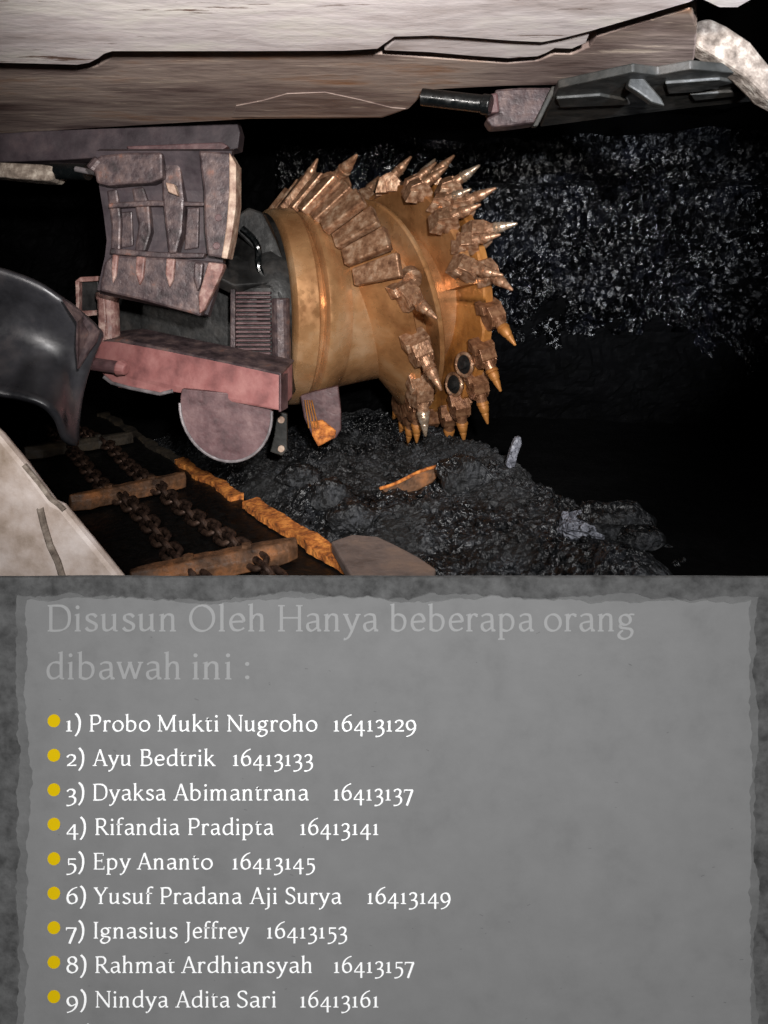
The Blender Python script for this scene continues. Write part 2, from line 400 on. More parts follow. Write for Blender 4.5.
# plank-like plate half buried in the heap
a = [on_heap(x, y) for x, y in ((380,492),(398,484),(425,474),(441,468),(440,475),(432,486),(412,497),(392,502))]
yb = [3.62, 3.70, 3.84, 3.96, 3.93, 3.82, 3.70, 3.58]
e = thing('wear_bar', on_heap(405, 500), 'orange-brown curved steel bar half buried in the coal below the drum', 'steel bar')
ym = sum(q.y for q in a)/8-.04
a = [P(x, y, ym+(k-400)*.002)+Vector((0,-.05,.035)) for (x, y), k in zip(((380,492),(398,484),(425,474),(441,468),(440,475),(432,486),(412,497),(392,502)), (380,398,425,441,440,432,412,392))]
obj('bar', *extrude(a, Vector((.01, .07, -.02))), M['rail_worn'], e, bevel=.008)
obj('lip', *torus_path([P(380+k*6.8, 492-k*2.7+1.2*math.sin(k*.8), ym+(k*6.8-20)*.002-.004)+Vector((0,-.05,.035)) for k in range(10)], .009, 8, False), M['rail'], e, smooth=True)
# taupe plate
tp = [onz(x, y, .50) for x, y in ((331,541),(352,534),(378,536),(397,545),(418,556),(436,568),(432,590),(360,590))]
o = obj('deck_plate', *extrude(tp, Vector((0,0,-.05))), M['taupe'], bevel=.01)
tag(o, 'flat taupe mud-covered steel plate beside the orange rail at the front', 'steel plate')

# ------------------------------------------------------------------ cutting drum
C0 = P(268, 307, 4.1)
ax = Vector((.905, .415, .035)).normalized()
wv = (Vector((0,0,1))-ax*ax.z).normalized(); uv = ax.cross(wv)
def DR(s, th, r):
    t = math.radians(th); return C0+ax*s+(uv*math.cos(t)+wv*math.sin(t))*r
drum = thing('cutting_drum', DR(.6, -90, .9), 'ochre scroll cutting drum with spiral vanes and rings of pointed picks', 'cutting drum')
def ring_surf(prof, n=96):               # closed profile of (s,r)
    V = []; k = len(prof); Fs = []
    for i in range(n):
        for s, r in prof: V.append(DR(s, 360*i/n, r))
    for i in range(n):
        for j in range(k): Fs.append([i*k+j, i*k+(j+1) % k, ((i+1) % n)*k+(j+1) % k, ((i+1) % n)*k+j])
    return V, Fs
obj('mounting_ring', *ring_surf([(0,.52),(0,.605),(.012,.625),(.13,.635),(.142,.625),(.145,.60),(.15,.57),(.185,.565),(.185,.5)]), M['barrel'], drum, smooth=True)
obj('shoulder_ring', *ring_surf([(.187,.5),(.187,.60),(.20,.622),(.225,.625),(.34,.575),(.36,.565),(.36,.5)]), M['barrel'], drum, smooth=True)
obj('barrel', *ring_surf([(.34,.30),(.34,.560),(.62,.53),(1.05,.50),(1.2,.50),(1.2,.30)]), M['barrel'], drum, smooth=True)
def vane(th0, th1, s0, s1, rin, rout, t, n=60, jag=0, curve=1.0, cone=0.0):
    V = []; Fs = []
    for i in range(n+1):
        q = i/n; th = th0+(th1-th0)*q; s = s0+(s1-s0)*q**curve
        R = rout(q) if callable(rout) else rout
        if jag: R += jag*(1 if (i % 6) < 3 else 0)
        V += [DR(s, th, rin), DR(s+cone, th, R-.012), DR(s+cone+.01, th, R), DR(s+t+cone-.01, th, R), DR(s+t+cone, th, R-.012), DR(s+t, th, rin)]
    k = 6
    for i in range(n):
        for j in range(k): Fs.append([i*k+j, i*k+(j+1) % k, (i+1)*k+(j+1) % k, (i+1)*k+j])
    Fs += [list(range(k))[::-1], [n*k+j for j in range(k)]]
    return V, Fs
def sA(th):
    q = (165-th)/285; return .14+.90*max(0, q)**1.25
def helix(th0, th1, sf, rin, rf, t, n=90, jag=0, cone=0):
    V = []; Fs = []
    for i in range(n+1):
        th = th0+(th1-th0)*i/n; s = sf(th); R = rf(th)+(jag if (i//3) % 2 else 0)
        V += [DR(s-cone, th, rin), DR(s, th, R-.012), DR(s+.01, th, R), DR(s+t-.01, th, R), DR(s+t, th, R-.012), DR(s+t, th, rin)]
    for i in range(n):
        for j in range(6): Fs.append([i*6+j, i*6+(j+1) % 6, (i+1)*6+(j+1) % 6, (i+1)*6+j])
    return V, Fs+[list(range(6))[::-1], [n*6+j for j in range(6)]]
obj('vane', *helix(165, -120, sA, .48, lambda th: .755, .055, cone=.20), M['gold'], drum, smooth=True)['label'] = 'front spiral vane carrying stepped wear plates'
def sB(th): return .47+.52*((140-th)/200)
obj('vane', *helix(140, -60, sB, .48, lambda th: .70, .035), M['gold'], drum, smooth=True)['label'] = 'middle spiral vane with a plain thin edge'
def sC(th): return .68+(200-th)/190*.34
obj('vane', *helix(200, 8, sC, .46, lambda th: .80, .06), M['gold'], drum, smooth=True)['label'] = 'upper rear vane ending in a step'
obj('face_ring', *vane(0, 360, 1.10, 1.10, .02, .79, .07, n=120, jag=.03), M['orange'], drum, smooth=True)['label'] = 'rusty orange ring on the coal side'

# pick holder (local: +Z radial, +X the way the pick leans)
def holder_mesh():
    body = [(-.105,-.02),(.09,-.02),(.095,.07),(.055,.125),(-.02,.14),(-.09,.10)]
    vs = [extrude([Vector((x, -.062, z)) for x, z in body], Vector((0, .124, 0))), extrude([Vector((x, -.085, z)) for x, z in ((-.12,-.03),(-.02,-.03),(-.03,.075),(-.09,.07))], Vector((0, .17, 0)))]
    for k in range(5):
        y = -.05+k*.025
        vs.append(extrude([Vector((x, y-.004, z)) for x, z in ((-.05,.10),(.0,.147),(.055,.135),(.07,.08),(.0,.09))], Vector((0, .008, 0))))
    sock = tube((.0,0,.085), (.075,0,.165), .046, 16, .04)
    return join(*vs, sock)
hme = obj('holder', *holder_mesh(), M['bronze'], world=False, bevel=.006).data; D.objects.remove(D.objects['holder'])
hme2 = hme.copy(); hme2.materials.clear(); hme2.materials.append(M['brown'])
pv, pf = lathe([(-.02,.03),(0,.046),(.018,.048),(.022,.038),(.03,.042),(.065,.036),(.085,.026),(.09,.028),(.10,.026),(.135,.017),(.165,.010),(.17,.004)], 18)
Rp = Matrix.Rotation(math.radians(43), 3, 'Y')
pv = [Rp @ v+Vector((.068,0,.155)) for v in pv]
pme = obj('pick', pv, pf, M['bronze'], world=False, smooth=True).data; D.objects.remove(D.objects['pick'])
pme2 = pme.copy(); pme2.materials.clear(); pme2.materials.append(M['tip'])
pme3 = pme.copy(); pme3.materials.clear(); pme3.materials.append(M['orange'])
def pick(s, th, r, la, lt, sc=1.0, rust=False, pm=None):
    t = math.radians(th); rad = uv*math.cos(t)+wv*math.sin(t); tan = uv*math.sin(t)-wv*math.cos(t)   # towards falling angle
    X = (ax*la+tan*lt).normalized(); X = (X-rad*X.dot(rad)).normalized(); Yv = rad.cross(X)
    R = Matrix((X*sc, Yv*sc, rad*sc)).transposed().to_4x4()
    h = D.objects.new('pick_holder', hme2 if rust else hme); C.objects.link(h); h.parent = drum
    h.matrix_local = Matrix.Translation(DR(s, th, r)-drum.location) @ R
    b = h.modifiers.new('b', 'BEVEL'); b.width = .005; b.segments = 2; b.limit_method = 'ANGLE'
    p = D.objects.new('cutting_pick', pm or (pme3 if rust else pme)); C.objects.link(p); p.parent = h
    return h
for th, lt, sc, rust, pm in ((158,-.1,.8,0,pme2),(128,.1,.95,0,pme2),(100,.9,.8,0,None),(72,1.2,.95,0,pme),(4,1,.85,0,None),(-20,1.3,.9,0,pme),(-44,1.5,.9,0,pme2),(-60,1,.8,1,None),(-74,1,.8,1,None),(-88,1,.75,1,None),(-102,1,.75,1,None)):
    pick(sA(th)+.03, th, .745, .5 if th > -30 else .1, lt, sc, bool(rust), pm)
for i, th in enumerate((178, 160, 142, 127, 113, 100, 87, 74, 62, 50, 38, 26, 14)):
    pick(sC(th)+.03+(.035 if i % 2 else -.035), th, .77, 1.0, .25+(.5 if i % 3 == 0 else 0), .72 if i % 2 else .8, False, pme2 if i % 4 == 1 else None)
for i, th in enumerate((118, 96, 78, 62, 46, 30, 12, -6, -23, -40, -56, -71, -86, -102, -118)):
    pick(1.13+(.02 if i % 2 else -.01), th, .79, 1.0 if th > 20 else .25, .4 if th > 20 else 1.0, .82, th < 10, (pme2 if th > 8 and i % 2 else None))
# stepped wear plates along the front vane
for i, th in enumerate((126, 115, 104, 93, 82, 71, 60, 49, 38, 27, 16)):
    s_ = sA(th)
    c4 = [DR(s_-.15, th-5.0, .60), DR(s_+.04, th-5.0, .83), DR(s_+.04, th+5.0, .83), DR(s_-.15, th+5.0, .60)]
    nv = (c4[1]-c4[0]).cross(c4[3]-c4[0]).normalized()
    if nv.dot(-ax) < 0: nv = -nv
    rise = .05+.012*(i % 2)
    c4 = [c+nv*.01 for c in c4]
    tip = Vector(nv)*rise
    obj('wear_plate', *extrude(c4, tip), M['bronze'], drum, bevel=.01)
# sleeve cup with water spray seen on the front vane
q = DR(sA(12)+.10, 14, .74)
obj('spray_cup', *join(tube(q, q+Vector((.02,-.05,-.03)), .06, 20), tube(q+Vector((.02,-.05,-.03)), q+Vector((.045,-.10,-.05)), .028, 14)), M['bronze'], drum, bevel=.005)
for th, s, r in ((-32, 1.09, .74), (-47, 1.09, .73)):
    q = DR(s, th, r); dv = (-ax*.8+Vector((0,-.2,.05))).normalized()
    ring = [q+dv*.03+(dv.orthogonal().normalized()*math.cos(k*math.pi/12)+dv.cross(dv.orthogonal().normalized())*math.sin(k*math.pi/12))*.07 for k in range(24)]
    o = obj('pick_sleeve', *join(tube(q-dv*.02, q+dv*.03, .06, 20), tube(q+dv*.02, q+dv*.06, .03, 12)), M['soot'], drum, smooth=True); o['label'] = 'dark round socket'
    r_ = obj('socket_rim', *torus_path(ring, .012, 8), M['bronze'], drum, smooth=True)

# ------------------------------------------------------------------ ranging arm
arm = thing('ranging_arm', P(200, 380, 3.8), 'black greasy arm with a ribbed motor casing, holding the ochre drum', 'machine arm')
obj('gearbox_end', *ring_surf([(-.28,.05),(-.26,.46),(-.20,.55),(-.10,.60),(-.02,.60),(-.02,.05)]), M['soot'], arm, smooth=True)
obj('arm_body', *prism([(92,300),(120,282),(236,276),(252,290),(262,300),(262,372),(232,380),(110,366),(92,350)], 3.75, .5), M['soot'], arm, bevel=.03)
# casing with cooling ribs
obj('motor_casing', *prism([(231,292),(240,285),(270,284),(280,291),(289,312),(290,400),(231,400)], 3.52, .3), M['soot'], arm, bevel=.02)
rb = []
for k in range(20):
    y = 293+k*4.3
    a = P(234, y, 3.5); b = P(271, y-.3, 3.5)
    rb.append(box((a.x+b.x)/2, 3.505, a.z, b.x-a.x, .045, .0135))
obj('cooling_ribs', *join(*rb), M['pinkdark'], arm, bevel=.004)
obj('side_flange', *prism([(230,289),(235,289),(235,401),(230,401)], 3.46, .08), M['cowl'], arm, bevel=.005)
obj('casing_cheek', *tube(P(280, 298, 3.55), P(282, 400, 3.55), .055, 20), M['cowl'], arm, bevel=.01)
obj('cover_plate', *prism([(238,214),(248,207),(262,212),(276,240),(288,272),(284,282),(268,262),(250,246),(236,232)], 3.6, .12), M['soot'], arm, bevel=.012)
obj('top_plate', *extrude([P(205,272,3.45), P(236,254,3.6), P(276,266,3.7), P(286,284,3.62), P(266,282,3.52), P(234,286,3.48)], Vector((0,.05,-.06))), M['soot'], arm, bevel=.01)
obj('hose', *torus_path([P(242+6*math.sin(k*.5)+k*2.6, 228+k*4.6, 3.56) for k in range(13)], .018, 8, False), M['blackrod'], arm, smooth=True)

# ------------------------------------------------------------------ hanging cowl (grid plate)
cw = thing('hanging_grid_plate', P(170, 316, 3.0), 'purple-brown cast steel plate with a raised grid hanging from the roof support', 'steel plate')
YC = 3.0
def cv_(x, y):      # gentle curve of the cowl: lower part comes forward
    t = (y-150)/165; return YC+.10*math.sin(t*math.pi)-.10*max(0, t-.6)
def patch(pts, t, dy=0):
    ym = sum(p[1] for p in pts)/len(pts); w = [P(x, y, cv_(0, ym)+dy) for x, y in pts]; return extrude(w, Vector((0, t, 0)))
base = []
rows = [(152,98,232),(165,97,233),(180,99,231),(200,104,230),(222,107,228),(242,108,226),(258,106,222),(268,104,216),(290,99,208),(304,125,204)]
V = []; Fs = []
NX = 12
rowsb = [(150,98,233),(170,99,232),(190,102,231),(215,106,229),(241,109,227),(258,107,224),(275,103,217),(292,99,209)]
for y, x0, x1 in rowsb:
    for i in range(NX+1):
        x = x0+(x1-x0)*i/NX; yy = y+(i/NX)*(24 if y > 285 else 16 if y > 270 else 6 if y > 255 else 0)
        V.append(P(x, yy, cv_(x, y)+.02))
n = NX+1
for j in range(len(rowsb)-1):
    for i in range(NX): Fs.append([j*n+i, j*n+i+1, (j+1)*n+i+1, (j+1)*n+i])
o = obj('back_plate', V, Fs, M['canopy_dark'], cw); sd = o.modifiers.new('s', 'SOLIDIFY'); sd.thickness = .05; sd.offset = 0  # darker steel here: shade inside the grid openings put into the colour
o = obj('top_bar', *patch([(92,160),(100,155),(128,152),(162,152),(163,178),(150,183),(128,184),(108,186),(96,183)], .09, -.06), M['cowl'], cw, bevel=.012)
o = obj('upright_rib', *patch([(160,152),(178,150),(181,172),(184,200),(182,232),(176,254),(168,254),(162,200)], .09, -.06), M['cowl'], cw, bevel=.012)
o = obj('upright_rib', *patch([(106,190),(117,188),(121,220),(120,252),(110,258),(111,225)], .07, -.04), M['cowl'], cw, bevel=.01)
o = obj('upright_rib', *patch([(131,188),(143,186),(149,205),(151,232),(145,252),(134,252),(138,225)], .07, -.045), M['cowl'], cw, bevel=.01)
obj('cross_rib', *patch([(108,203),(150,200),(204,202),(204,206),(150,206),(108,208)], .06, -.055), M['cowl'], cw, bevel=.006)
obj('cross_rib', *patch([(110,248),(160,252),(205,253),(203,258),(160,258),(109,254)], .06, -.055), M['cowl'], cw, bevel=.006)
obj('inset_panel', *patch([(187,208),(199,207),(198,248),(184,250)], .05, -.03), M['cowl'], cw, bevel=.006)
obj('inset_panel', *patch([(121,212),(132,211),(133,246),(121,248)], .05, -.02), M['cowl'], cw, bevel=.006)
o = obj('side_plate', *patch([(198,150),(229,152),(235,164),(234,191),(229,235),(226,259),(214,257),(207,256),(204,230),(203,190)], .10, -.10), M['cowl'], cw, bevel=.012)
o = obj('edge_strip', *patch([(229,152),(236,164),(236,205),(232,235),(227,259),(221,258),(226,228),(229,190),(229,168)], .115, -.108), M['cowl_edge'], cw, bevel=.006); o['label'] = 'pale rust-worn right edge'
for x, y in ((219,218),(217,246)):
    p = P(x, y, cv_(x, y)-.10)
    obj('bolt', *tube(p-Vector((0,.012,0)), p+Vector((0,.02,0)), .018, 8), M['pinkdark'], cw, bevel=.003)
obj('lower_lip', *patch([(100,285),(104,262),(112,255),(170,258),(222,262),(225,266),(214,290),(200,317),(192,314),(140,300),(99,291)], .06, -.09), M['cowl'], cw, bevel=.012)
for i, (x, y) in enumerate(((112,254),(136,256),(166,258),(194,262))):
    w = 9 if i else 6
    obj('gusset', *patch([(x,y),(x+w,y+1),(x+w-2,y+22),(x+w-6,y+30),(x-1,y+16)], .07, -.13), M['rustpink'] if i < 3 else M['cowl'], cw, bevel=.008)
obj('corner_gusset', *patch([(208,262),(224,264),(222,272),(204,310),(199,314),(198,296)], .05, -.115), M['rustpink'], cw, bevel=.008)
obj('hinge_knuckle', *tube(P(92,170,3.0), P(100,160,3.0), .03, 12), M['cowl'], cw, bevel=.006)
obj('worn_patch', *patch([(165,182),(174,184),(178,196),(168,192)], .04, -.085), M['cowl_edge'], cw, bevel=.006)

# ------------------------------------------------------------------ red beam with half-round plate
bm_ = thing('red_beam', P(190, 400, 3.0), 'dusty pink-red box beam with a half-round plate welded beneath it', 'steel beam')
YL, YR = 3.25, 2.95
def BY(x): return YL+(YR-YL)*(x-92)/190
bp = [(92,352),(100,342),(118,340),(280,374),(280,411),(252,406),(172,392),(160,396),(118,388),(98,370)]
front = [P(x, y, BY(x)) for x, y in bp]
obj('box_section', *extrude(front, Vector((.03,.20,.03))), M['pink'], bm_, bevel=.008)
obj('end_cap', *extrude([P(281,375,2.945), P(288,373,3.05), P(288,408,3.05), P(281,412,2.945)], Vector((-.012,.004,0))), M['pinkdark'], bm_, bevel=.003)
dust = [P(100,341,BY(100)), P(122,339,BY(122)), P(281,373,BY(281)), P(281,376,BY(281)-.004), P(200,358,BY(200)-.004), P(170,353,BY(170)-.004), P(120,343,BY(120)-.004)]
obj('dust_crust', *extrude(dust, Vector((.035,.19,.042))), M['cowl'], bm_, bevel=.006)['label'] = 'grey dust crust along the top'
obj('lower_lip', *torus_path([P(x, y, BY(x)-.01) for x, y in ((104,377),(112,383),(130,388),(150,392),(160,394),(172,391))], .009, 8, False), M['rim'], bm_, smooth=True)
hd = [P(226+46*math.cos(math.radians(a)), 409+52*math.sin(math.radians(a))+(6*math.cos(math.radians(a))), 3.03) for a in range(-20, 201, 8)]
obj('half_round_plate', *extrude(hd, Vector((0,.035,0))), M['pinkdark'], bm_, bevel=.005)
obj('plate_rim', *torus_path([v-Vector((0,.004,0)) for v in hd[2:-2]], .007, 8, False), M['rim'], bm_, smooth=True)
obj('lug', *tube(P(80,362,3.2), P(121,368,3.14), .032, 16), M['pinkdark'], bm_, bevel=.012)
obj('weld_collar', *tube(P(119,367,3.15), P(127,369,3.14), .045, 14, .03), M['pink'], bm_, bevel=.008)
# upright post + little frame
pt = thing('rusty_post', P(110, 345, 3.3), 'short pink rusted post standing on the left end of the red beam', 'post')
obj('pipe', *join(tube(P(108,296,3.3), P(110,342,3.3), .052, 18), tube(P(108,292,3.3), P(108,300,3.3), .058, 18)), M['rustpink'], pt, bevel=.008)
obj('strap', *prism([(98,293),(104,293),(106,320),(104,345),(98,340)], 3.24, .04), M['rustpink'], pt, bevel=.006)
fr = thing('small_box_frame', P(87, 318, 3.4), 'small dark square frame with rusty borders left of the rusty post', 'bracket')
obj('panel', *prism([(78,281),(98,279),(99,314),(79,315)], 3.42, .05), M['soot'], fr, bevel=.004)
obj('border', *join(prism([(75,281),(80,277),(98,276),(98,281),(80,282)], 3.38, .06), prism([(75,281),(79,281),(79,316),(76,314)], 3.385, .05), prism([(79,311),(99,310),(99,315),(80,317)], 3.38, .06)), M['rustpink'], fr, bevel=.004)

# flap and bracket beneath the drum
fl = thing('steel_flap', P(322, 448, 3.7), 'tapering purple-brown steel flap with an orange lower corner under the drum ring', 'steel flap')
obj('leaf', *prism([(300,396),(312,392),(338,386),(341,412),(341,430),(336,438),(320,446),(312,436),(304,418)], 3.72, .05), M['pinkdark'], fl, bevel=.008)
obj('rusted_corner', *prism([(311,422),(322,420),(336,431),(335,438),(318,447),(312,436)], 3.705, .03), M['rail'], fl, bevel=.008)['label'] = 'orange rusted corner'
obj('wire', *join(*[tube(P(305+k*2.2, 400, 3.69), P(309+k*3.2, 428, 3.69), .004, 6) for k in range(4)]), M['orange'], fl)
bk = thing('drilled_bracket', P(280, 455, 3.6), 'narrow grey bracket with two bolts hanging right of the half-round plate', 'bracket')
obj('plate', *prism([(277,412),(287,414),(287,450),(282,456),(270,452),(274,436)], 3.55, .03), M['greengrey'], bk, bevel=.005)
for x, y in ((281,420),(281,449)):
    p = P(x, y, 3.54); obj('bolt', *tube(p, p+Vector((0,.02,0)), .02, 10), M['cowl_edge'], bk, bevel=.003)

# ------------------------------------------------------------------ curved dark blade
bl = thing('curved_deflector_blade', P(40, 440, 2.5), 'dark smooth curved steel blade tapering to a point at far left', 'deflector blade')
top = [(-60,262),(-20,266),(0,269),(34,281),(60,297),(78,310),(100,331),(99,340)]
bot = [(-60,392),(-20,393),(0,395),(39,404),(56,418),(64,438),(74,446),(76,442)]
def cr(P0, P1, P2, P3, t): return tuple(.5*((2*P1[k])+(-P0[k]+P2[k])*t+(2*P0[k]-5*P1[k]+4*P2[k]-P3[k])*t*t+(-P0[k]+3*P1[k]-3*P2[k]+P3[k])*t**3) for k in range(len(P0)))
def sm(pts, m):
    out = []
    for i in range(len(pts)-1):
        a = pts[max(0, i-1)]; d = pts[min(len(pts)-1, i+2)]
        for k in range(m): out.append(cr(a, pts[i], pts[i+1], d, k/m))
    out.append(pts[-1]); return out
T = sm(top, 6); B = sm(bot, 6); V = []; Fs = []; NJ = 16
rightedge = None
for i, (a, b) in enumerate(zip(T, B)):
    u = i/(len(T)-1)
    for j in range(NJ+1):
        t = j/NJ
        x = a[0]+(b[0]-a[0])*t; y = a[1]+(b[1]-a[1])*t
        # pinch the right side into the hooked outline
        x -= 13*u**6*math.sin(math.pi*min(1, t*1.05))**1*(1 if t < .95 else 0)
        Yd = 2.45+.16*math.sin(math.pi*t)*(1-.5*u)+.25*u*u-.10*t
        V.append(P(x, y, Yd))
n = NJ+1
for i in range(len(T)-1):
    for j in range(NJ): Fs.append([i*n+j, i*n+j+1, (i+1)*n+j+1, (i+1)*n+j])
o = obj('blade_shell', V, Fs, M['blade'], bl, smooth=True); sd = o.modifiers.new('s', 'SOLIDIFY'); sd.thickness = .022; sd.offset = 0
edge = [V[(len(T)-1)*n+j] for j in range(n)]
obj('worn_edge', *torus_path([v-Vector((0,.018,0)) for v in edge], .008, 8, False), M['rim'], bl, smooth=True)['label'] = 'bright scraped edge'
obj('fold_plate', *extrude([P(60,298,2.44), P(78,310,2.50), P(99,331,2.58), P(96,342,2.58), P(84,357,2.56), P(77,370,2.52), P(75,345,2.48), P(76,322,2.46)], Vector((0,.02,0))), M['cowl'], bl, bevel=.006)
obj('top_edge_strip', *torus_path([P(x, y+1, 2.47+.25*(i/(len(T)-1))**2) for i, (x, y) in enumerate(T)], .010, 8, False), M['cowl'], bl, smooth=True)

# ------------------------------------------------------------------ foreground pale plate
fg = thing('pale_plate', P(20, 570, 1.75)-Vector((0,0,.3)), 'large pale beige steel plate leaning in at the lower left corner', 'steel plate')
o = obj('plate', *prism([(-90,330),(-30,408),(0,434),(24,463),(46,493),(53,502),(62,506),(92,542),(122,579),(158,625),(-90,625)], 1.78, .035), M['fore'], fg, bevel=.015)
obj('scar', *torus_path([P(x, y, 1.777) for x, y in ((40,508),(44,525),(50,545),(58,562),(64,582))], .009, 8, False), M['chalk'], fg, smooth=True)['label'] = 'raised pale scratch'
obj('notch_lip', *torus_path([P(x, y, 1.785) for x, y in ((24,465),(40,484),(51,499),(58,504),(64,510))], .007, 8, False), M['chalk'], fg, smooth=True)

# ------------------------------------------------------------------ roof support canopies
H1, H2 = .83, .86
o = obj('canopy_plate', *slab([(-120,63),(0,63),(78,65),(90,63),(98,59),(105,54),(113,51.5),(250,51.5),(345,51),(378,49),(395,37),(433,36),(470,38),(510,41),(542,42.5),(565,38),(592,31),(640,17),(691,2),(740,-25),(820,-80),(-120,-80)], H1, .06), M['canopy'], bevel=.004)
tag(o, 'large pale grey-white steel canopy plate overhead, nearest the viewer', 'roof canopy')
o = obj('canopy_lip', *slab([(384,50.5),(396,39),(433,37.5),(470,39.5),(510,43),(542,44.5),(565,40),(590,33),(586,43),(572,49),(555,48.5),(547,53),(538,56.5),(508,58.5),(470,56),(430,52.5)], H1+.014, .05), M['canopy'], bevel=.004)
tag(o, 'narrow pale lip plate along the far edge of the pale canopy', 'roof canopy')
o = obj('canopy_beam', *slab([(-120,68),(0,68),(78,70),(98,66),(112,57),(250,56),(345,55),(378,54),(430,58),(508,63.5),(538,61),(555,54),(572,54.5),(589,47),(596,37),(640,23),(690,9),(697,26),(696,44),(694,60),(691,66),(657,71),(633,68.5),(600,77),(559,85),(508,86),(424,90),(419,99),(409,109),(382,118),(250,119),(129,126),(0,134),(-120,139)], H2, .10), M['canopy2'], bevel=.006)
tag(o, 'long brown-stained steel roof beam behind the pale canopy', 'roof canopy')
o = obj('canopy_skid', *slab([(232,117.5),(236,106),(262,101),(287,94),(325,92.5),(360,100),(392,108),(406,109),(381,117)], H2-.005, .0048), M['canopy2'], bevel=.005)
tag(o, 'low brown skid plate under the middle of the stained roof beam', 'roof canopy')
o = obj('canopy_end', *slab([(703,1),(718,8),(738,8),(752,0),(770,-14),(800,-30),(740,-40),(712,-18)], H1, .06), M['canopy'], bevel=.006)
tag(o, 'small pale rounded canopy end at the upper right corner', 'roof canopy')
cr1 = [(697,20),(711,17),(728,25),(752,41),(767,60),(790,85),(790,110),(768,98),(757,86),(745,74),(720,58),(697,44)]
V, Fs = prism(cr1, 2.35, .10)
o = obj('crusted_canopy_nose', V, Fs, M['chalk'], bevel=.02, seg=3)
tag(o, 'thick chalk-crusted canopy nose curving down at the right edge', 'roof canopy')
# dark apron face under the brown beam at left
Yap = onz(0, 134, EYE+H2).y
o = obj('canopy_apron', *prism([(-120,136),(0,133),(129,125.5),(236,118.5),(240,132),(238,148),(226,151),(150,155),(90,158),(60,160),(0,162),(-120,165)], 3.5, .12), M['canopy_dark'], bevel=.008)
tag(o, 'dark greasy vertical apron below the left part of the brown roof beam', 'steel plate')
o = obj('apron_strip', *prism([(126,146),(222,142),(228,146),(222,150),(130,152)], 3.44, .06), M['pinkdark'], bevel=.006)
tag(o, 'narrow plum-coloured strip on the dark apron above the grid plate', 'steel strip')
sp = thing('chalky_spar', P(20, 178, 3.2), 'pale chalk-coated spar end poking in at the left edge', 'steel spar')
obj('spar', *prism([(-70,160),(0,162),(40,164),(54,166),(54,176),(49,181),(20,179),(0,177),(-70,170)], 3.2, .14), M['chalk'], sp, bevel=.012)
rd = thing('black_hydraulic_ram', P(72, 172, 3.25), 'short black ram between the chalky spar and the grid plate', 'hydraulic ram')
obj('barrel', *tube(P(52,171,3.25), P(88,172,3.2), .042, 20), M['blackrod'], rd, smooth=True)
obj('rod', *tube(P(76,169,3.17), P(96,173,3.15), .014, 14), M['rim'], rd, smooth=True)
rd = thing('black_hydraulic_ram', P(455, 110, 2.72), 'glossy black ram under the brown beam above the drum', 'hydraulic ram')
obj('barrel', *tube(P(422,97,2.74), P(484,104,2.68), .037, 24), M['blackrod'], rd, smooth=True)
obj('collar', *tube(P(482,104,2.685), P(491,105,2.67), .043, 24), M['blackrod'], rd, bevel=.006)
obj('lug', *prism([(487,94),(498,92),(500,112),(489,113)], 2.7, .1), M['pinkdark'], rd, bevel=.01)
tb = thing('canopy_bracket', P(520, 126, 2.72), 'reddish-brown tapered bracket beside the glossy ram', 'bracket')
obj('web', *prism([(495,89),(520,87),(556,87),(553,98),(544,110),(536,122),(514,125),(492,127),(486,118),(498,112)], 2.72, .10), M['cowl'], tb, bevel=.012)
obj('rib', *prism([(552,86),(558,86),(538,126),(533,126)], 2.69, .04), M['greengrey'], tb, bevel=.005)
# far canopy on the right
fc = thing('far_canopy', P(650, 110, 3.6), 'dark grey-green ribbed canopy underside above the coal face at right', 'roof canopy')
ZF = .80
obj('underside', *slab([(558,88),(633,72),(657,75),(691,69),(760,75),(830,90),(830,104),(768,100),(700,107),(640,114),(540,127),(548,108)], ZF, .035), M['greengrey'], fc, bevel=.006)
obj('cross_rib', *slab([(556,99),(600,96),(628,101),(630,105),(560,108)], ZF-.014, .015), M['greengrey'], fc, bevel=.005)
obj('cross_rib', *slab([(665,84),(720,80),(735,83),(700,92),(668,94)], ZF-.014, .015), M['greengrey'], fc, bevel=.005)
obj('cross_rib', *slab([(690,95),(740,92),(742,96),(694,101)], ZF-.014, .015), M['greengrey'], fc, bevel=.005)
obj('fin', *prism([(632,70),(640,72),(650,84),(662,98),(666,106),(652,102),(638,92),(628,86)], 2.45, .04), M['greengrey'], fc, bevel=.008)
for x, y in ((613,104),(566,110),(690,93)):
    q = P(x, y, 3.45); obj('hook', *torus_path([q+Vector((.045*math.cos(k*.5), -.02, .04*math.sin(k*.5))) for k in range(8)], .012, 8, False), M['canopy_dark'], fc, smooth=True)

# ------------------------------------------------------------------ board with the paper sheet
YB = 1.30
board = thing('list_board', (0, YB+.02, 0), 'wide grey board with torn-edged paper carrying a numbered list in white', 'board')
def B2(px, py, Y=YB): return P(px, py, Y)
topz = P(0, 577.5, YB).z
V = []; Fs = []
NXB, NYB = 120, 80
for j in range(NYB+1):
    for i in range(NXB+1):
        x = -.87+1.74*i/NXB; z = .005+(topz-.005)*j/NYB
        V.append((x, YB+.002*nz((x*6, z*6, 0))*(0 if j in (0, NYB) else 1), z))
n = NXB+1
for j in range(NYB):
    for i in range(NXB): Fs.append([j*n+i, j*n+i+1, (j+1)*n+i+1, (j+1)*n+i])
o = obj('backing_panel', V, Fs, M['backing'], board); sd = o.modifiers.new('s', 'SOLIDIFY'); sd.thickness = .009; sd.offset = -1
